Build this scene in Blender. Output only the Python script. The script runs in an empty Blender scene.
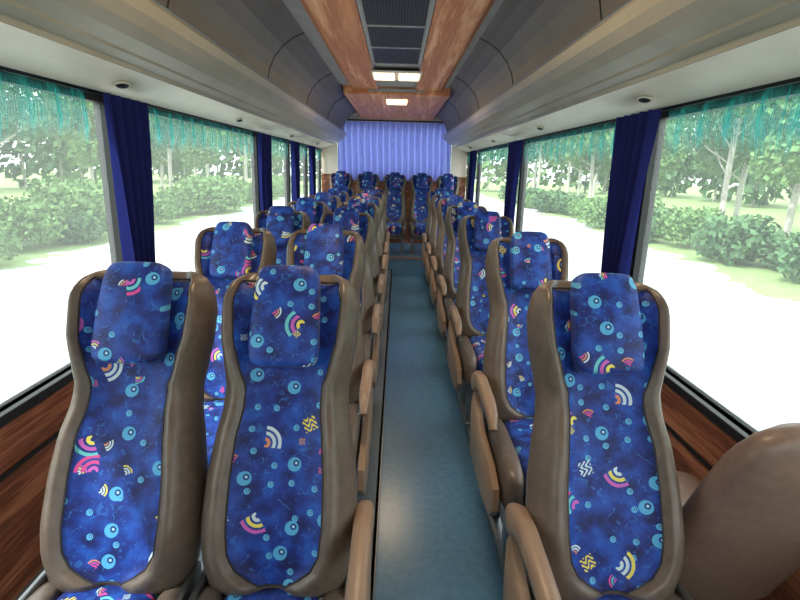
import bpy, bmesh, math, random
from mathutils import Vector, Matrix
random.seed(4)
S=bpy.context.scene
COL=S.collection
S.view_settings.view_transform='Standard'

# ------------------------------------------------------------------ materials
def newmat(name):
    m=bpy.data.materials.new(name); m.use_nodes=True
    nt=m.node_tree; nt.nodes.clear()
    out=nt.nodes.new('ShaderNodeOutputMaterial')
    return m,nt,out
class NB:
    def __init__(s,nt): s.nt=nt
    def n(s,t,**k):
        x=s.nt.nodes.new(t)
        for a,b in k.items(): setattr(x,a,b)
        return x
    def put(s,sock,val):
        if isinstance(val,bpy.types.NodeSocket): s.nt.links.new(val,sock)
        else: sock.default_value=val
    def m(s,op,a,b=None,c=None):
        x=s.n('ShaderNodeMath',operation=op)
        s.put(x.inputs[0],a)
        if b is not None: s.put(x.inputs[1],b)
        if c is not None: s.put(x.inputs[2],c)
        return x.outputs[0]
    def vm(s,op,a,b=None):
        x=s.n('ShaderNodeVectorMath',operation=op)
        s.put(x.inputs[0],a)
        if b is not None: s.put(x.inputs[1],b)
        return x.outputs[1] if op=='LENGTH' else x.outputs[0]
    def mix(s,f,a,b):
        x=s.n('ShaderNodeMix',data_type='RGBA')
        s.put(x.inputs[0],f); s.put(x.inputs[6],a); s.put(x.inputs[7],b)
        return x.outputs[2]
    def noise(s,vec,scale,detail=3,dist=0):
        x=s.n('ShaderNodeTexNoise'); s.put(x.inputs['Vector'],vec)
        x.inputs['Scale'].default_value=scale; x.inputs['Detail'].default_value=detail
        x.inputs['Distortion'].default_value=dist
        return x.outputs[0]
    def ramp(s,f,stops,interp='LINEAR'):
        x=s.n('ShaderNodeValToRGB'); s.put(x.inputs[0],f)
        r=x.color_ramp; r.interpolation=interp
        while len(r.elements)<len(stops): r.elements.new(0.5)
        for e,(p,c) in zip(r.elements,stops): e.position=p; e.color=(*c,1)
        return x.outputs[0]
def principled(nb,out,col,rough=.5,metal=0,spec=.5,bump=None,bs=.2,sheen=0):
    p=nb.n('ShaderNodeBsdfPrincipled')
    nb.put(p.inputs['Base Color'],col); nb.put(p.inputs['Roughness'],rough)
    p.inputs['Metallic'].default_value=metal
    p.inputs['Specular IOR Level'].default_value=spec
    p.inputs['Sheen Weight'].default_value=sheen
    if bump is not None:
        b=nb.n('ShaderNodeBump'); b.inputs['Strength'].default_value=bs; b.inputs['Distance'].default_value=.004
        nb.put(b.inputs['Height'],bump); nb.nt.links.new(b.outputs[0],p.inputs['Normal'])
    nb.nt.links.new(p.outputs[0],out.inputs[0])
    return p
def simple(name,c1,c2=None,rough=.5,scale=20,metal=0,spec=.5,bs=.15,stretch=(1,1,1)):
    m,nt,out=newmat(name); nb=NB(nt)
    tc=nb.n('ShaderNodeTexCoord'); mp=nb.n('ShaderNodeMapping')
    nt.links.new(tc.outputs['Object'],mp.inputs[0]); mp.inputs['Scale'].default_value=stretch
    nz=nb.noise(mp.outputs[0],scale,4)
    c2=c2 or tuple(x*.8 for x in c1)
    col=nb.ramp(nz,[(.3,c1),(.7,c2)])
    principled(nb,out,col,rough,metal,spec,nz,bs)
    return m
def emis(name,c,s):
    m,nt,out=newmat(name); nb=NB(nt)
    e=nb.n('ShaderNodeEmission'); e.inputs[0].default_value=(*c,1); e.inputs[1].default_value=s
    nt.links.new(e.outputs[0],out.inputs[0]); return m

def fabric():
    m,nt,out=newmat('patterned_velour'); nb=NB(nt)
    uvn=nb.n('ShaderNodeUVMap'); oi=nb.n('ShaderNodeObjectInfo')
    off=nb.n('ShaderNodeCombineXYZ')
    nt.links.new(nb.m('MULTIPLY',oi.outputs['Random'],7.3),off.inputs[0])
    nt.links.new(nb.m('MULTIPLY',oi.outputs['Random'],13.1),off.inputs[1])
    uv=nb.vm('ADD',uvn.outputs[0],off.outputs[0])
    nz=nb.noise(uv,20,4)
    base=nb.ramp(nz,[(.36,(.004,.012,.11)),(.5,(.007,.034,.26)),(.66,(.012,.085,.46))])
    nz2=nb.noise(uv,50,2,1.5)
    base=nb.mix(nb.m('MULTIPLY',nb.m('GREATER_THAN',nz2,.63),.45),base,(.03,.19,.62,1))
    def layer(col,scale,offs,rnd,big,t0,t1,t2):
        v0=nb.vm('ADD',uv,(offs,offs*1.7,0))
        vo=nb.n('ShaderNodeTexVoronoi',voronoi_dimensions='2D'); nt.links.new(v0,vo.inputs['Vector'])
        vo.inputs['Scale'].default_value=scale; vo.inputs['Randomness'].default_value=rnd
        loc=nb.vm('SUBTRACT',v0,vo.outputs['Position'])
        cs=nb.n('ShaderNodeSeparateColor'); nt.links.new(vo.outputs['Color'],cs.inputs[0])
        R,G,B=cs.outputs
        rot=nb.n('ShaderNodeVectorRotate',rotation_type='Z_AXIS'); nt.links.new(loc,rot.inputs[0])
        nt.links.new(nb.m('MULTIPLY',G,6.28),rot.inputs['Angle'])
        sx=nb.n('ShaderNodeSeparateXYZ'); nt.links.new(rot.outputs[0],sx.inputs[0])
        r=nb.vm('LENGTH',loc)
        Rc=.0165*big
        rr=nb.m('DIVIDE',r,Rc)
        r2=nb.m('DIVIDE',nb.vm('LENGTH',nb.vm('SUBTRACT',loc,(.004*big,.003*big,0))),Rc)
        eye=nb.ramp(r2,[(0,(.40,.75,.9)),(.2,(.008,.03,.2)),(.45,(.09,.42,.72))],'CONSTANT')
        em=nb.m('MULTIPLY',nb.m('LESS_THAN',rr,1.0),nb.m('LESS_THAN',R,t0))
        col=nb.mix(em,col,eye)
        q=nb.m('DIVIDE',r,.0135*big)
        fr=nb.m('FRACT',q)
        band=nb.m('GREATER_THAN',fr,.40)
        am=nb.m('MULTIPLY',band,nb.m('LESS_THAN',q,3.0))
        am=nb.m('MULTIPLY',am,nb.m('GREATER_THAN',sx.outputs[0],0))
        am=nb.m('MULTIPLY',am,nb.m('GREATER_THAN',sx.outputs[1],-.010*big))
        sel=nb.m('MULTIPLY',nb.m('GREATER_THAN',R,t0),nb.m('LESS_THAN',R,t1))
        am=nb.m('MULTIPLY',am,sel)
        hue=nb.m('FRACT',nb.m('ADD',B,nb.m('MULTIPLY',nb.m('FLOOR',q),.13)))
        ac=nb.ramp(hue,[(0,(.70,.08,.32)),(.25,(.70,.28,.14)),(.36,(.60,.74,.78)),(.62,(.80,.70,.12)),(.76,(.58,.12,.50)),(.9,(.15,.58,.62))],'CONSTANT')
        col=nb.mix(am,col,ac)
        mx=nb.m('MAXIMUM',nb.m('ABSOLUTE',sx.outputs[0]),nb.m('ABSOLUTE',sx.outputs[1]))
        ck=nb.m('GREATER_THAN',nb.m('SINE',nb.m('MULTIPLY',nb.m('ADD',sx.outputs[0],nb.m('MULTIPLY',nb.m('SINE',nb.m('MULTIPLY',sx.outputs[1],300/big)),.006*big)),480/big)),.0)
        sm=nb.m('MULTIPLY',nb.m('LESS_THAN',mx,.0165*big),nb.m('MULTIPLY',nb.m('GREATER_THAN',R,t1),nb.m('LESS_THAN',R,t2)))
        sm=nb.m('MULTIPLY',sm,ck)
        sc=nb.ramp(B,[(0,(.82,.68,.06)),(.35,(.70,.12,.26)),(.5,(.66,.30,.12)),(.7,(.55,.70,.76))],'CONSTANT')
        return nb.mix(sm,col,sc)
    c=layer(base,19,3.3,.9,.46,.36,.46,.52)
    c=layer(c,10.2,0.0,.72,1.0,.42,.70,.82)
    wv=nb.noise(uv,900,1)
    principled(nb,out,c,.5,0,.4,wv,.15,.08)
    return m

def wood(name,c1,c2,c3,axis='Y',rough=.35,bands=9):
    m,nt,out=newmat(name); nb=NB(nt)
    tc=nb.n('ShaderNodeTexCoord'); mp=nb.n('ShaderNodeMapping')
    nt.links.new(tc.outputs['Object'],mp.inputs[0])
    mp.inputs['Scale'].default_value={'Y':(1,.06,1),'Z':(1,1,.06)}[axis]
    a=nb.noise(mp.outputs[0],bands,5,.6); b=nb.noise(mp.outputs[0],bands*7,3,.2)
    f=nb.m('ADD',nb.m('MULTIPLY',a,.7),nb.m('MULTIPLY',b,.3))
    col=nb.ramp(f,[(.36,c1),(.48,c2),(.55,c1),(.64,c3)])
    principled(nb,out,col,rough,0,.3,b,.08); return m

FAB=fabric()
LEATH=simple('taupe_leatherette',(.160,.122,.098),(.118,.09,.072),.36,40,bs=.1)
TAN=simple('tan_plastic',(.34,.235,.165),(.27,.18,.125),.4,15,bs=.05)
DARK=simple('black_rubber',(.012,.012,.014),None,.5)
METAL=simple('grey_metal',(.25,.26,.27),None,.35,metal=.8)
PIPE=simple('dark_piping',(.035,.03,.035),None,.5)
CARPET=simple('blue_grey_vinyl',(.11,.26,.42),(.08,.205,.34),.25,30,bs=.1)
PLAT=simple('platform_grey',(.12,.15,.18),None,.6,20)
CREAM=simple('cream_panel',(.84,.76,.62),(.78,.70,.57),.45,6,bs=.03)
RAIL=simple('grey_beige_rail',(.42,.38,.29),(.35,.32,.245),.35,5,bs=.03)
RACK=simple('rack_grey_panel',(.185,.155,.13),(.15,.125,.105),.55,3,bs=.05)
CEILG=simple('ceiling_grey',(.40,.38,.36),(.34,.32,.31),.7,10)
WOODC=wood('ceiling_wood',(.74,.32,.14),(.52,.18,.07),(.90,.50,.28),'Y',.5)
WOODW=wood('wall_wood',(.33,.125,.065),(.15,.05,.028),(.48,.21,.12),'Y',.4,14)
GRILLE=simple('grille_dark',(.085,.08,.08),None,.5)
SHELL=simple('outer_shell_paint',(.6,.62,.65),None,.4)
LAMPM=emis('warm_lamp',(1,.72,.42),3.5)

def clothmat(name,c,trans=.5,alpha=1.0,streak=0):
    m,nt,out=newmat(name); nb=NB(nt)
    d=nb.n('ShaderNodeBsdfDiffuse'); t=nb.n('ShaderNodeBsdfTranslucent')
    d.inputs[0].default_value=(*c,1); t.inputs[0].default_value=(*c,1)
    mx=nb.n('ShaderNodeMixShader'); mx.inputs[0].default_value=trans
    nt.links.new(d.outputs[0],mx.inputs[1]); nt.links.new(t.outputs[0],mx.inputs[2])
    last=mx.outputs[0]
    if alpha<1:
        tr=nb.n('ShaderNodeBsdfTransparent'); m2=nb.n('ShaderNodeMixShader')
        tc=nb.n('ShaderNodeTexCoord'); mp=nb.n('ShaderNodeMapping'); nt.links.new(tc.outputs['Object'],mp.inputs[0])
        mp.inputs['Scale'].default_value=(1,1,.05)
        nz=nb.noise(mp.outputs[0],60,2)
        f=nb.m('MULTIPLY_ADD',nb.m('SUBTRACT',nz,.5),streak,alpha)
        cl=nb.n('ShaderNodeClamp'); nt.links.new(f,cl.inputs[0])
        nt.links.new(cl.outputs[0],m2.inputs[0]); nt.links.new(tr.outputs[0],m2.inputs[1]); nt.links.new(last,m2.inputs[2]); last=m2.outputs[0]
    nt.links.new(last,out.inputs[0]); return m
CURT=clothmat('navy_curtain_cloth',(.016,.020,.11),.12)
REARC=clothmat('violet_curtain_cloth',(.25,.29,.70),.65)
FRINGE=clothmat('teal_fringe',(.05,.42,.40),.75,.42,.8)
def glassmat():
    m,nt,out=newmat('hazed_window_glass'); nb=NB(nt)
    tr=nb.n('ShaderNodeBsdfTransparent'); tr.inputs[0].default_value=(.86,.95,.93,1)
    tl=nb.n('ShaderNodeBsdfTranslucent'); tl.inputs[0].default_value=(.86,.95,.94,1)
    mx=nb.n('ShaderNodeMixShader'); mx.inputs[0].default_value=.10  # translucent share puts the washed-out outdoor haze into the panes
    nt.links.new(tr.outputs[0],mx.inputs[1]); nt.links.new(tl.outputs[0],mx.inputs[2])
    nt.links.new(mx.outputs[0],out.inputs[0]); return m
GLASS=glassmat()

# ------------------------------------------------------------------ mesh helpers
def link(o,parent=None):
    COL.objects.link(o)
    if parent: o.parent=parent
    return o
def empty(name,loc=(0,0,0)):
    e=bpy.data.objects.new(name,None); e.location=loc; e.empty_display_size=.1
    COL.objects.link(e); return e
def mesh(name,vs,fs,mats,fm=None,smooth=False,uvs=None):
    me=bpy.data.meshes.new(name); me.from_pydata([tuple(v) for v in vs],[],fs)
    for m in mats: me.materials.append(m)
    if fm:
        for p,i in zip(me.polygons,fm): p.material_index=i
    if smooth:
        for p in me.polygons: p.use_smooth=True
    if uvs:
        l=me.uv_layers.new(name='UVMap')
        for lp in me.loops: l.data[lp.index].uv=uvs[lp.vertex_index]
    me.update()
    bm=bmesh.new(); bm.from_mesh(me); bmesh.ops.recalc_face_normals(bm,faces=bm.faces); bm.to_mesh(me); bm.free()
    return me
class MB:
    """accumulates parts in one mesh"""
    def __init__(s): s.v=[];s.f=[];s.m=[];s.uv=[]
    def add(s,vs,fs,mi=0,uvs=None):
        b=len(s.v); s.v+=[tuple(v) for v in vs]; s.f+=[tuple(b+i for i in f) for f in fs]
        s.m+= (mi if isinstance(mi,list) else [mi]*len(fs))
        s.uv+= uvs if uvs else [(v[0],v[1]+v[2]) for v in vs]
    def box(s,a,b,mi=0,bev=0):
        x0,x1=sorted((a[0],b[0]));y0,y1=sorted((a[1],b[1]));z0,z1=sorted((a[2],b[2]))
        bm=bmesh.new(); bmesh.ops.create_cube(bm,size=1)
        for v in bm.verts:
            v.co=Vector(((x0+x1)/2+v.co.x*(x1-x0),(y0+y1)/2+v.co.y*(y1-y0),(z0+z1)/2+v.co.z*(z1-z0)))
        if bev: bmesh.ops.bevel(bm,geom=bm.edges[:],offset=bev,segments=3,affect='EDGES',profile=.5)
        bm.verts.index_update()
        s.add([v.co[:] for v in bm.verts],[tuple(v.index for v in f.verts) for f in bm.faces],mi); bm.free()
    def sell(s,c,r,e=.35,mi=0,nu=28,nv=16,xf=None):
        sp=lambda t,p: math.copysign(abs(t)**p,t)
        vs=[];fs=[];uvs=[]
        for j in range(nv+1):
            ph=-math.pi/2+math.pi*j/nv
            for i in range(nu):
                th=2*math.pi*i/nu
                p=Vector((r[0]*sp(math.cos(ph),e)*sp(math.cos(th),e),r[1]*sp(math.cos(ph),e)*sp(math.sin(th),e),r[2]*sp(math.sin(ph),e)))
                uvs.append((p.x+c[0],p.y+c[1]+.3*p.z))
                p=p+Vector(c)
                if xf: p=xf(p)
                vs.append(p)
        for j in range(nv):
            for i in range(nu):
                a=j*nu+i;b=j*nu+(i+1)%nu
                fs.append((a,b,b+nu,a+nu))
        s.add(vs,fs,mi,uvs)
    def tube(s,pts,rad,mi=0,n=8):
        pts=[Vector(p) for p in pts]; vs=[];fs=[]
        for k,p in enumerate(pts):
            t=(pts[min(k+1,len(pts)-1)]-pts[max(k-1,0)]).normalized()
            up=Vector((0,0,1)) if abs(t.z)<.9 else Vector((0,1,0))
            a=t.cross(up).normalized(); b=t.cross(a)
            rx,ry=rad if isinstance(rad,tuple) else (rad,rad)
            for i in range(n):
                an=2*math.pi*i/n; vs.append(p+a*math.cos(an)*rx+b*math.sin(an)*ry)
        for k in range(len(pts)-1):
            for i in range(n):
                a=k*n+i;b=k*n+(i+1)%n; fs.append((a,b,b+n,a+n))
        fs.append(tuple(range(n))); fs.append(tuple(range((len(pts)-1)*n,len(pts)*n)))
        s.add(vs,fs,mi)
    def mesh(s,name,mats,smooth=False,auto=True):
        me=mesh(name,s.v,s.f,mats,s.m,smooth,s.uv)
        if smooth and auto:
            bm=bmesh.new(); bm.from_mesh(me)
            for e in bm.edges:
                if len(e.link_faces)==2 and e.calc_face_angle(0)>math.radians(50): e.smooth=False
            bm.to_mesh(me); bm.free()
        return me
    def obj(s,name,mats,parent=None,smooth=False):
        return link(bpy.data.objects.new(name,s.mesh(name,mats,smooth)),parent)
def keyf(keys):
    def f(u):
        if u<=keys[0][0]: return keys[0][1]
        for (a,x),(b,y) in zip(keys,keys[1:]):
            if u<=b:
                t=(u-a)/(b-a); t=t*t*(3-2*t)*.5+t*.5; return x+(y-x)*t
        return keys[-1][1]
    return f

# ------------------------------------------------------------------ seat (origin = floor under backrest foot; faces -Y)
REC=math.radians(24); L=.80; BZ=.385
U=Vector((0,math.sin(REC),math.cos(REC))); N=Vector((0,-math.cos(REC),math.sin(REC)))
def P(x,v,n): return Vector((x,0,BZ))+U*v+N*n
W=keyf([(0,.145),(.04,.168),(.12,.184),(.22,.190),(.34,.186),(.46,.173),(.56,.159),(.63,.156),(.7,.164),(.78,.174),(.88,.176),(.95,.163),(.98,.145),(1,.115)])
Bf=keyf([(0,.03),(.05,.03),(.07,.06),(.095,.088),(.14,.106),(.22,.112),(.34,.111),(.46,.104),(.56,.094),(.62,.094),(.68,.110),(.78,.129),(.88,.135),(.95,.128),(1,.10)])
HB=keyf([(0,.07),(.2,.095),(.45,.095),(.6,.07),(.75,.095),(.9,.095),(1,.06)])
def nf(ax,u,b,w):
    dish=.045+.018*math.sin(min(u/.62,1)*math.pi)
    H=HB(u)
    if ax<=b: n=dish+(H-dish-.012)*(ax/b)**3.5
    else:
        q=(ax-b)/(w-b)
        n=(H*max(0,1-q**2.4)**.5)*1.0+.014*math.sin(math.pi*min(q*1.4,1)) -.012*math.exp(-(q/.12)**2)
    e=1
    if u>.9: e=max(.0,1-((u-.9)/.1)**2.2)**.5
    if u<.06: e=max(0,1-((.06-u)/.06)**2)**.5
    return n*e
def seat_back():
    us=[0,.01,.02,.03,.045,.05,.06,.07,.08,.09,.1]+[.1+.035*i for i in range(1,23)]+[.895,.92,.94,.955,.968,.98,.99,.997,1]
    us=sorted(set(round(u,4) for u in us))
    ni=14; nb_=9
    vs=[];fs=[];fm=[];uvs=[]
    rows=[]
    for u in us:
        w=W(u);b=min(Bf(u),w*.93)
        xs=[b*(-1+2*i/ni) for i in range(ni+1)]
        side=[b+(w-b)*math.sin(math.pi/2*(k/nb_)) for k in range(1,nb_+1)]
        xx=[-x for x in reversed(side)]+xs+side
        row=[]
        for x in xx:
            row.append(len(vs)); vs.append(P(x,u*L,nf(abs(x),u,b,w))); uvs.append((x,u*L))
        nbk=12
        e=1
        if u>.9: e=max(.0,1-((u-.9)/.1)**2.2)**.5
        for k in range(1,nbk):
            t=math.pi*k/nbk; x=w*math.copysign(abs(math.cos(t))**.6,math.cos(t)); n=-.06*abs(math.sin(t))**.6*e
            row.append(len(vs)); vs.append(P(x,u*L,n)); uvs.append((x,u*L))
        rows.append(row)
    m=len(rows[0])
    for r in range(len(us)-1):
        for i in range(m):
            j=(i+1)%m
            fs.append((rows[r][i],rows[r][j],rows[r+1][j],rows[r+1][i]))
            blue = nb_<=i<nb_+ni and .047<us[r]<.955
            fm.append(0 if blue else 1)
    fs.append(tuple(rows[0]));fm.append(1); fs.append(tuple(rows[-1]));fm.append(1)
    me=mesh('seat_backrest',vs,fs,[FAB,LEATH],fm,True,uvs)
    return me
ME_BACK=seat_back()
def piping():
    mb=MB(); us=[.05+.91*i/60 for i in range(61)]
    pl=[];pr=[]
    for u in us:
        w=W(u);b=min(Bf(u),w*.93)
        pl.append(P(-b,u*L,nf(b,u,b,w)+.001)); pr.append(P(b,u*L,nf(b,u,b,w)+.001))
    loop=pl+list(reversed(pr))
    bot=[P(b_,us[0]*L,nf(abs(b_),us[0],Bf(us[0]),W(us[0]))+.001) for b_ in [Bf(us[0])*(1-2*i/6) for i in range(7)]]
    mb.tube(loop+bot,.0028,0,6)
    return mb.mesh('seat_piping',[PIPE],True)
ME_PIPE=piping()
def headpad():
    mb=MB()
    def xf(p):
        x,v,n=p; t=(v-.845*L)/.135
        n=n+.012*(1-(x/.095)**2)-.02*max(0,t)**2*1.0
        return P(x*(1-.06*t),v,n)
    mb.sell((0,.845*L,.076),(.082,.128,.032),.30,0,36,20,xf)
    return mb.mesh('seat_head_pad',[FAB],True,False)
ME_PAD=headpad()
def cushion():
    mb=MB()
    mb.sell((0,-.22,.36),(.118,.235,.08),.38,0,32,16)
    for sx in(-1,1): mb.sell((sx*.148,-.21,.35),(.038,.24,.088),.5,1,20,14)
    mb.sell((0,-.20,.29),(.175,.23,.04),.3,1,28,10)
    return mb.mesh('seat_cushion',[FAB,LEATH],True,False)
ME_CUSH=cushion()
def base():
    mb=MB()
    mb.box((-.15,-.36,.22),(.15,.0,.27),0,.01)
    for x in(-.13,.13):
        mb.box((x-.018,-.10,0),(x+.018,-.04,.25),0,.006)
        mb.box((x-.018,-.34,0),(x+.018,-.29,.25),0,.006)
        mb.box((x-.022,-.36,0),(x+.022,-.0,.02),0,.005)
    for x in(-.175,.175):
        mb.box((x-.008,-.14,.26),(x+.008,.05,.44),0,.005)
    return mb.mesh('seat_base',[METAL],True)
ME_BASE=base()
def rear():
    mb=MB()
    hp=[P(-.13,.83*L,-.055),P(-.13,.83*L,-.085),P(-.11,.84*L,-.10),P(.11,.84*L,-.10),P(.13,.83*L,-.085),P(.13,.83*L,-.055)]
    mb.tube(hp,.011,0,8)
    pts=[(-.13,.22),(.13,.22),(.14,.30),(.14,.48),(-.14,.48),(-.14,.30)]
    vs=[P(x,v*L,-.062) for x,v in pts]+[P(x*.95,v*L,-.08) for x,v in pts]
    n=len(pts); fs=[tuple(range(n)),tuple(range(n,2*n))]+[(i,(i+1)%n,n+(i+1)%n,n+i) for i in range(n)]
    mb.add(vs,fs,1)
    return mb.mesh('seat_rear_handle',[DARK,GRILLE],True)
ME_REAR=rear()
def armrest():
    mb=MB()
    path=[(.12,.52),(.07,.555),(0,.57),(-.10,.567),(-.20,.56),(-.255,.545),(-.285,.51)]
    sec=[(.024,.042),(.025,.036),(.024,.030),(.023,.028),(.023,.027),(.020,.025),(.013,.017)]
    vs=[];fs=[];n=16
    for k,((y,z),(rx,rz)) in enumerate(zip(path,sec)):
        y0,z0=path[max(k-1,0)];y1,z1=path[min(k+1,len(path)-1)]
        t=Vector((0,y1-y0,z1-z0)).normalized(); b=Vector((0,-t.z,t.y))
        for i in range(n):
            a=2*math.pi*i/n; c,s_=math.cos(a),math.sin(a)
            vs.append(Vector((0,y,z))+Vector((1,0,0))*rx*math.copysign(abs(c)**.7,c)+b*rz*math.copysign(abs(s_)**.7,s_))
    for k in range(len(path)-1):
        for i in range(n): a=k*n+i;b=k*n+(i+1)%n; fs.append((a,b,b+n,a+n))
    fs.append(tuple(range(n)));fs.append(tuple(range((len(path)-1)*n,len(path)*n)))
    mb.add(vs,fs,0)
    out=[(.10,.20),(.13,.32),(.14,.44),(.11,.49),(.04,.45),(-.10,.40),(-.30,.385),(-.40,.35),(-.42,.28),(-.36,.22),(-.2,.19)]
    v2=[(-.012,y,z) for y,z in out]+[(.010,y,z) for y,z in out]
    vi=[(.017,y*.9-.01,.33+(z-.33)*.85) for y,z in out]
    n2=len(out)
    mb.add(v2+vi,[tuple(range(n2))]+[(i,(i+1)%n2,n2+(i+1)%n2,n2+i) for i in range(n2)]+[(n2+i,n2+(i+1)%n2,2*n2+(i+1)%n2,2*n2+i) for i in range(n2)]+[tuple(range(2*n2,3*n2))],0)
    return mb.mesh('seat_armrest',[TAN],True)
ME_ARM=armrest()
def seat(x,y,z,arm=0,name='passenger_seat'):
    e=empty(name,(x,y,z))
    for nm,me in(('backrest',ME_BACK),('piping',ME_PIPE),('head_pad',ME_PAD),('cushion',ME_CUSH),('base_frame',ME_BASE),('rear_handle',ME_REAR)):
        link(bpy.data.objects.new(nm,me),e)
    if arm:
        a=link(bpy.data.objects.new('armrest',ME_ARM),e); a.location.x=arm*.207
        if arm<0: a.scale.x=-1
    return e

# ------------------------------------------------------------------ layout
CX=-.06; HW=1.175; CZ=1.5; Y0=-2.2; Y1=8.7
XL=CX-HW; XR=CX+HW
SILL=CZ-.78; WTOP=CZ+.26
PZ=.10
rows=[1.05,2.05,3.02,3.95,4.88,5.80,6.70]
for i,y in enumerate(rows):
    seat(-.65 if i==0 else -.715,y,PZ); seat(-.270 if i==0 else -.312,y,PZ,1)
    seat(.532 if i==0 else .565,y-(.10 if i==1 else 0),PZ,-1)
for y in (.02,-.95):
    seat(-.66,y-.15,PZ)
    seat(-.272,y-.15,PZ,1)
for x in(-.86,-.45,-.04,.37,.77):
    seat(x,7.9,.28,0)
def guide():
    e=empty('guide_seat',(.91,1.25,PZ))
    mb=MB()
    vs=[];fs=[];n=28
    us=[i/24 for i in range(25)]
    for u in us:
        w=.185*keyf([(0,.9),(.3,1),(.6,.94),(.8,.86),(.92,.72),(.98,.46),(1,.2)])(u)
        d=.065*keyf([(0,1),(.8,.9),(.95,.6),(1,.2)])(u)
        c=Vector((0,-.02-.25*u,.30+.60*u))
        for i in range(n):
            a=2*math.pi*i/n;cc,s_=math.cos(a),math.sin(a)
            vs.append(c+Vector((w*math.copysign(abs(cc)**.7,cc),d*math.copysign(abs(s_)**.7,s_),.3*d*s_)))
    for k in range(len(us)-1):
        for i in range(n): a=k*n+i;b=k*n+(i+1)%n; fs.append((a,b,b+n,a+n))
    fs.append(tuple(range(n)));fs.append(tuple(range((len(us)-1)*n,len(us)*n)))
    mb.add(vs,fs,0)
    mb.sell((0,.2,.34),(.17,.2,.06),.4,0)
    mb.obj('shell_and_cushion',[simple('brown_leather',(.23,.155,.12),(.185,.12,.092),.38,40),PIPE],e,True)
    m2=MB()
    m2.box((-.15,.02,.24),(.15,.36,.29),0,.01)
    for x in(-.12,.12):
        m2.box((x-.02,.04,0),(x+.02,.09,.25),0,.005); m2.box((x-.02,.29,0),(x+.02,.34,.25),0,.005)
    m2.obj('base_frame',[METAL],e,True)
guide()

# floor
fl=MB()
AL,AR=-.05,.435
fl.box((XL,Y0,-.06),(XR,Y1,0),0)
fl.box((XL,Y0,0),(AL,7.3,PZ),1); fl.box((AR,Y0,0),(XR,7.3,PZ),1)
fl.box((AL-.012,Y0,PZ-.03),(AL+.004,7.3,PZ+.0),2); fl.box((AR-.004,Y0,PZ-.03),(AR+.012,7.3,PZ+.0),2)
fl.box((XL,7.3,0),(XR,Y1,.28),0); fl.box((XL,7.285,.25),(XR,7.32,.28),3)
fl.obj('floor',[CARPET,PLAT,METAL,TAN])

def wall(name,x,sgn,pil):
    mb=MB()
    mb.box((x,Y0,-.1),(x+sgn*.06,Y1,SILL),0)
    mb.box((x-sgn*.012,Y0,PZ),(x,Y1,SILL-.03),1)
    mb.box((x-sgn*.02,Y0,SILL-.20),(x-sgn*.012,Y1,SILL-.185),2)
    mb.box((x-sgn*.022,Y0,SILL-.035),(x+sgn*.05,Y1,SILL),2,.004)
    mb.box((x,Y0,WTOP),(x+sgn*.06,Y1,WTOP+.7),0)
    mb.box((x-sgn*.004,Y0,WTOP-.03),(x+sgn*.04,Y1,WTOP+.0),2)
    for y in pil: mb.box((x-sgn*.002,y-.035,SILL),(x+sgn*.05,y+.035,WTOP),2)
    return mb.obj(name,[SHELL,WOODW,DARK])
PL=[Y0+.05,0.0,2.36,4.75,6.1,7.3,8.6]; PR=[Y0+.05,.1,2.42,4.85,7.5,8.6]
wall('wall_left',XL,-1,PL); wall('wall_right',XR,1,PR)
k=1
for x,s,pp in((XL,-1,PL),(XR,1,PR)):
    for a,b in zip(pp,pp[1:]):
        mb=MB(); xx=x+s*.025
        mb.add([(xx,a+.03,SILL),(xx,b-.03,SILL),(xx,b-.03,WTOP),(xx,a+.03,WTOP)],[(0,1,2,3)],0)
        o=mb.obj('window_%d'%k,[GLASS]); k+=1
RW0,RW1,RZ0,RZ1=CX-.92,CX+.92,CZ-.12,CZ+.66
mb=MB()
mb.box((XL,Y1,-.1),(XR,Y1+.06,RZ0),1); mb.box((XL,Y1,RZ1),(XR,Y1+.06,CZ+1.0),0)
mb.box((XL,Y1,RZ0),(RW0,Y1+.06,RZ1),0); mb.box((RW1,Y1,RZ0),(XR,Y1+.06,RZ1),0)
mb.obj('wall_back',[CREAM,WOODW])
mb=MB(); mb.add([(RW0,Y1+.03,RZ0),(RW1,Y1+.03,RZ0),(RW1,Y1+.03,RZ1),(RW0,Y1+.03,RZ1)],[(0,1,2,3)],0); mb.obj('window_%d'%k,[GLASS]); k+=1
mb=MB()
mb.box((XL,Y0-.06,-.1),(XR,Y0,.75),1); mb.box((XL,Y0-.06,CZ+.55),(XR,Y0,CZ+1.0),0)
mb.box((XL,Y0-.06,.75),(XL+.08,Y0,CZ+.55),0); mb.box((XR-.08,Y0-.06,.75),(XR,Y0,CZ+.55),0)
mb.obj('wall_front',[CREAM,GRILLE])
mb=MB(); mb.add([(XL+.08,Y0-.03,.75),(XR-.08,Y0-.03,.75),(XR-.08,Y0-.03,CZ+.55),(XL+.08,Y0-.03,CZ+.55)],[(0,1,2,3)],0); mb.obj('window_%d'%k,[GLASS])

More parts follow.
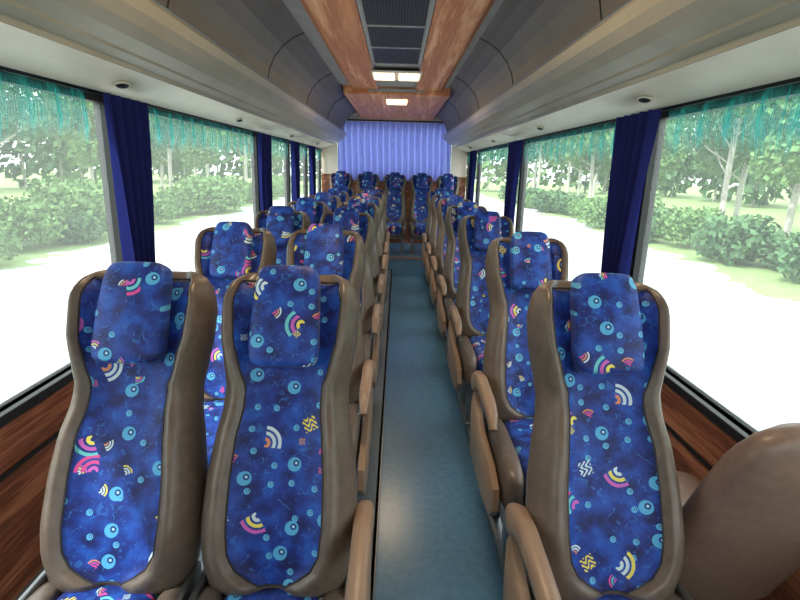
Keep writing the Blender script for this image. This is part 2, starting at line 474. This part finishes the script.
# curtains
def cloth(name,pts_fn,nu,nv,mat,parent=None):
    vs=[pts_fn(i/nu,j/nv) for j in range(nv+1) for i in range(nu+1)]
    fs=[(j*(nu+1)+i,j*(nu+1)+i+1,(j+1)*(nu+1)+i+1,(j+1)*(nu+1)+i) for j in range(nv) for i in range(nu)]
    return link(bpy.data.objects.new(name,mesh(name,vs,fs,[mat],None,True)),parent)
def curtain(x,s,yc,wd=.24):
    ph=random.random()*6
    def f(u,v):
        z=WTOP-.005-v*(WTOP-SILL+.10)
        w=wd*(1.05-.45*min(1,v*1.6)**1.3+.1*max(0,v-.7))
        return (x-s*(.075+.04*math.sin(u*math.pi*9+ph+.9*math.sin(v*3))*(.6+.4*v)),yc+(u-.5)*w+.012*math.sin(v*5+ph),z)
    cloth('window_curtain',f,70,14,CURT)
for y in PL[1:-1]: curtain(XL,-1,y-.02,.34)
for y in PR[1:-1]: curtain(XR,1,y-.02,.34)
def fringe(x,s,a,b):
    vs=[];fs=[]
    n=int((b-a)/.004)
    for i in range(n):
        y=a+(b-a)*i/n; wdt=.0056
        ln=.16+.015*math.sin(y*9)+.06*random.random()
        xo=x-s*(.020+.008*math.sin(y*40)+.004*random.random())
        k0=len(vs)
        vs+=[(xo,y,WTOP-.005),(xo,y+wdt,WTOP-.005),(xo-s*.006,y+wdt+random.uniform(-.002,.002),WTOP-ln*.55),(xo-s*.006,y+random.uniform(-.002,.002),WTOP-ln*.55),(xo,y+wdt*.4+random.uniform(-.004,.004),WTOP-ln)]
        fs+=[(k0,k0+1,k0+2,k0+3),(k0+3,k0+2,k0+4)]
    link(bpy.data.objects.new('fringe_valance',mesh('fringe_valance',vs,fs,[FRINGE])))
for x,s,pp in((XL,-1,PL),(XR,1,PR)):
    for a,b in zip(pp,pp[1:]): fringe(x,s,a+.19,b-.21)
def rc(u,v):
    return (CX-.90+1.8*u,Y1-.09+.035*math.sin(u*math.pi*36+.5*math.sin(v*6)),CZ+.695-v*(.90)-.015*math.sin(u*math.pi*6)*v)
cloth('rear_window_curtain',rc,360,8,REARC)
mb=MB(); mb.tube([(CX-.92,Y1-.09,CZ+.712),(CX+.92,Y1-.09,CZ+.712)],.012,0,8); mb.obj('curtain_rod',[DARK],None,True)

# ------------------------------------------------------------------ ceiling & luggage racks
def extrude(prof,mats_idx,ya,yb,sx,mb):
    for (p,q,mi) in zip(prof,prof[1:],mats_idx):
        vs=[(CX+sx*p[0],ya,CZ+p[1]),(CX+sx*q[0],ya,CZ+q[1]),(CX+sx*q[0],yb,CZ+q[1]),(CX+sx*p[0],yb,CZ+p[1])]
        mb.add(vs,[(0,1,2,3)],mi)
curve=[(.81,.485),(.815,.55),(.80,.62),(.765,.69),(.71,.755),(.64,.805),(.57,.836)]
prof=[(1.170,.262),(1.162,.272),(.96,.335),(.948,.332),(.94,.350),(.905,.368),(.90,.365),(.893,.374),(.84,.400),(.80,.428),(.775,.465),(.765,.505),(.775,.522),(.795,.515)]+curve
mi=[1,0,1,2,2,1,2,2,2,2,2,2,2,1]+[3]*6
YR=Y1-.13
for sx in(-1,1):
    mb=MB(); extrude(prof,mi,Y0,YR,sx,mb)
    for y in [-1.8,-.3,1.2,2.15,3.7,5.2,6.7]:
        a=[Vector((CX+sx*(p[0]-.001),y,CZ+p[1]-.001)) for p in curve]; mb.tube(a,.004,1,6)
    mb.tube([(CX+sx*.79,Y0,CZ+.535),(CX+sx*.79,YR,CZ+.535)],.005,5,6)
    mb.add([(CX+sx*p[0],YR,CZ+p[1]) for p in prof]+[(CX+sx*1.17,YR,CZ+.836)],[tuple(range(len(prof)+1))],2)
    mb.obj('luggage_rack',[CREAM,DARK,RAIL,RACK,GRILLE,METAL])
def pod():
    mb=MB()
    mb.sell((0,0,0),(.024,.045,.006),.7,0,24,8)
    mb.sell((0,0,-.005),(.019,.036,.008),.8,1,16,8)
    return mb.mesh('air_vent_pod',[CREAM,DARK],True)
ME_POD=pod()
for sx in(-1,1):
    for y in [2.25,3.85,5.7,7.5]:
        o=link(bpy.data.objects.new('air_vent_pod',ME_POD)); o.location=(CX+sx*1.06,y,CZ+.298); o.rotation_euler=(0,sx*math.radians(17),0)
mb=MB()
ZC=CZ+.84
mb.box((XL,Y0,ZC+.06),(XR,Y1,ZC+.12),2)
YE=5.9
CC=-.03
for sx in(-1,1):
    a=[(.60,.838),(.50,.83),(.46,.80),(.20,.80),(.19,.83)]
    for p,q,mm in zip(a,a[1:],[2,1,1,2]):
        mb.add([(CC+sx*p[0],Y0,CZ+p[1]),(CC+sx*q[0],Y0,CZ+q[1]),(CC+sx*q[0],YE,CZ+q[1]),(CC+sx*p[0],YE,CZ+p[1])],[(0,1,2,3)],mm)
mb.box((CC-.2,Y0,CZ+.83),(CC+.2,YE,CZ+.85),2)
mb.box((CC-.57,YE,CZ+.755),(CC+.57,Y1,CZ+.90),1,.01)
mb.box((CC-.30,YE-.02,CZ+.78),(CC+.30,YE+.02,CZ+.81),2)
mb.obj('ceiling',[CREAM,WOODC,CEILG])
for (ya,yb) in((-.6,1.2),(2.1,4.4)):
    mb=MB()
    mb.box((CC-.195,ya,CZ+.79),(CC+.195,yb,CZ+.812),2,.006)
    mb.box((CC-.165,ya+.03,CZ+.785),(CC+.165,yb-.03,CZ+.792),1)
    for i in range(5):
        y=ya+.04+(yb-ya-.08)*i/4; mb.box((CC-.165,y-.012,CZ+.778),(CC+.165,y+.012,CZ+.79),2)
    for i in range(20):
        x=CC-.15+.30*i/19; mb.box((x-.0045,ya+.04,CZ+.78),(x+.0045,yb-.04,CZ+.787),0)
    mb.obj('ceiling_air_grille',[GRILLE,DARK,CEILG])
def arealight(sx,sy,e,c=(1,.74,.48)):
    ld=bpy.data.lights.new('lamp_glow','AREA'); ld.shape='RECTANGLE'; ld.size=sx; ld.size_y=sy; ld.energy=e; ld.color=c
    return ld
for ya in(4.75,1.45,-1.4):
    mb=MB(); mb.box((CC-.22,ya,CZ+.785),(CC+.22,ya+.42,CZ+.80),1,.005)
    for sx in(-1,1): mb.box((CC+sx*.02,ya+.05,CZ+.775),(CC+sx*.20,ya+.37,CZ+.786),0,.004)
    o=mb.obj('ceiling_lamp',[LAMPM,CREAM])
    l=link(bpy.data.objects.new('lamp_glow',arealight(.3,.3,11)),o); l.location=(CC,ya+.21,CZ+.765)
mb=MB(); mb.box((CC-.12,6.3,CZ+.74),(CC+.12,6.7,CZ+.755),0,.004); mb.obj('ceiling_lamp',[LAMPM])

# ------------------------------------------------------------------ outside
GZ=-1.3
def groundmat():
    m,nt,out=newmat('pale_ground'); nb=NB(nt)
    tc=nb.n('ShaderNodeTexCoord')
    sx=nb.n('ShaderNodeSeparateXYZ'); nt.links.new(tc.outputs['Object'],sx.inputs[0])
    nz=nb.noise(tc.outputs['Object'],.35,4)
    ax=nb.m('ADD',nb.m('ABSOLUTE',sx.outputs[0]),nb.m('MULTIPLY',nz,5))
    g=nb.m('GREATER_THAN',ax,12.5)
    n2=nb.noise(tc.outputs['Object'],3,4)
    con=nb.ramp(n2,[(.3,(.50,.50,.50)),(.7,(.44,.44,.44))]); gr=nb.ramp(n2,[(.3,(.20,.30,.11)),(.7,(.29,.38,.17))])
    principled(nb,out,nb.mix(g,con,gr),.9,0,.2); return m
mb=MB(); mb.box((-120,-60,GZ-.1),(120,140,GZ)); mb.obj('ground',[groundmat()])
LEAF=[simple('foliage_a',(.10,.21,.06),(.18,.31,.11),.8,3),simple('foliage_b',(.05,.14,.06),(.12,.23,.09),.8,3)]
BARK=simple('pale_bark',(.58,.55,.5),(.45,.42,.38),.9,8)
def leafblob(mb,c,r,n,size,mi):
    for _ in range(n):
        d=Vector((random.gauss(0,1),random.gauss(0,1),random.gauss(0,1))).normalized()*random.random()**.4
        p=Vector(c)+Vector((d.x*r[0],d.y*r[1],d.z*r[2]))
        a=Vector((random.gauss(0,1),random.gauss(0,1),random.gauss(0,1))).normalized(); b=a.orthogonal().normalized(); c2=a.cross(b)
        s=size*random.uniform(.6,1.3)
        mb.add([p+b*s,p+c2*s*.6,p-b*s,p-c2*s*.6],[(0,1,2,3)],mi)
def treemesh(h,mi):
    mb=MB()
    mb.tube([(0,0,0),(.08,.05,h*.3),(-.05,.1,h*.6),(.05,0,h*.9)],.13,2,8)
    for i in range(6):
        a=i*1.05; z=h*(.34+.07*i)
        mb.tube([(0,.05,z),(math.cos(a)*h*.12,math.sin(a)*h*.12,z+h*.08),(math.cos(a)*h*.22,math.sin(a)*h*.22,z+h*.18)],.04,2,5)
        leafblob(mb,(math.cos(a)*h*.2,math.sin(a)*h*.2,z+h*.2),(h*.17,h*.17,h*.15),330,.17,mi)
    leafblob(mb,(0,0,h*.85),(h*.26,h*.26,h*.2),600,.18,mi)
    return mb.mesh('tree',[LEAF[0],LEAF[1],BARK])
def shrubmesh(r,mi):
    mb=MB()
    for i in range(5):
        a=i*1.26; mb.tube([(0,0,0),(math.cos(a)*r*.4,math.sin(a)*r*.4,r*.6)],.03,2,5)
        leafblob(mb,(math.cos(a)*r*.5,math.sin(a)*r*.5,r*.65),(r*.55,r*.55,r*.6),320,.10,mi)
    return mb.mesh('shrub',[LEAF[0],LEAF[1],BARK])
TM=[treemesh(7,0),treemesh(8.5,1),treemesh(6,0)]; SM=[shrubmesh(1.3,0),shrubmesh(1.0,1)]
for s in(-1,1):
    for i in range(17):
        y=-2+i*4.2+random.uniform(-1,1); x=s*random.uniform(14.5,17.5)
        o=link(bpy.data.objects.new('tree',random.choice(TM))); o.location=(x,y,GZ); o.rotation_euler.z=random.random()*6; sc=random.uniform(.85,1.15); o.scale=(sc,)*3
    for i in range(24):
        y=1+i*2.1+random.uniform(-1,1); x=s*random.uniform(10.5,12.3)
        o=link(bpy.data.objects.new('shrub',random.choice(SM))); o.location=(x,y,GZ); o.rotation_euler.z=random.random()*6; sc=random.uniform(.7,1.35); o.scale=(sc,)*3
    mb=MB()
    for i in range(26):
        y=-8+i*4.2; x=s*random.uniform(34,39); h=random.uniform(8,11)
        mb.tube([(x,y,GZ),(x,y,GZ+h*.7)],.16,2,6)
        leafblob(mb,(x,y,GZ+h*.5),(3.0,3.0,h*.5),460,.5,random.choice((0,1)))
    if s>0:
        for i in range(20):
            x=-32+i*3.4; h=random.uniform(8,11); y=random.uniform(72,76)
            mb.tube([(x,y,GZ),(x,y,GZ+h*.7)],.16,2,6); leafblob(mb,(x,y,GZ+h*.5),(3,3,h*.5),260,.6,random.choice((0,1)))
    mb.obj('distant_woodland',[LEAF[0],LEAF[1],BARK])
mb=MB(); mb.box((-28,14,GZ),(-24,30,GZ+3.2),0); mb.box((-28.3,13.7,GZ+3.2),(-23.7,30.3,GZ+3.5),1)
for i in range(6): mb.box((-24.02,15+i*2.4,GZ+1.2),(-23.96,16.4+i*2.4,GZ+2.4),2)
mb.obj('building',[CREAM,TAN,GRILLE])

# ------------------------------------------------------------------ light
w=bpy.data.worlds.new('World'); S.world=w; w.use_nodes=True
bg=w.node_tree.nodes['Background']; bg.inputs[0].default_value=(.95,.97,1,1); bg.inputs[1].default_value=3.3
sd=bpy.data.lights.new('sun','SUN'); sd.energy=5; sd.angle=.02; sd.color=(1,.95,.88)
so=bpy.data.objects.new('sun',sd); COL.objects.link(so)
so.rotation_euler=Vector((.62,.42,-.95)).to_track_quat('-Z','Y').to_euler()

# ------------------------------------------------------------------ camera
cd=bpy.data.cameras.new('camera'); cam=bpy.data.objects.new('camera',cd); COL.objects.link(cam)
cd.sensor_width=36; cd.lens=520/800*36; cd.clip_start=.02
tilt=math.atan(132/520)
M=Matrix.Rotation(math.pi/2-tilt,4,'X') @ Matrix.Rotation(math.radians(1.5),4,'Z')
cam.matrix_world=Matrix.Translation((0,0,CZ))@Matrix.Rotation(math.radians(-.6),4,'Z')@M
S.camera=cam
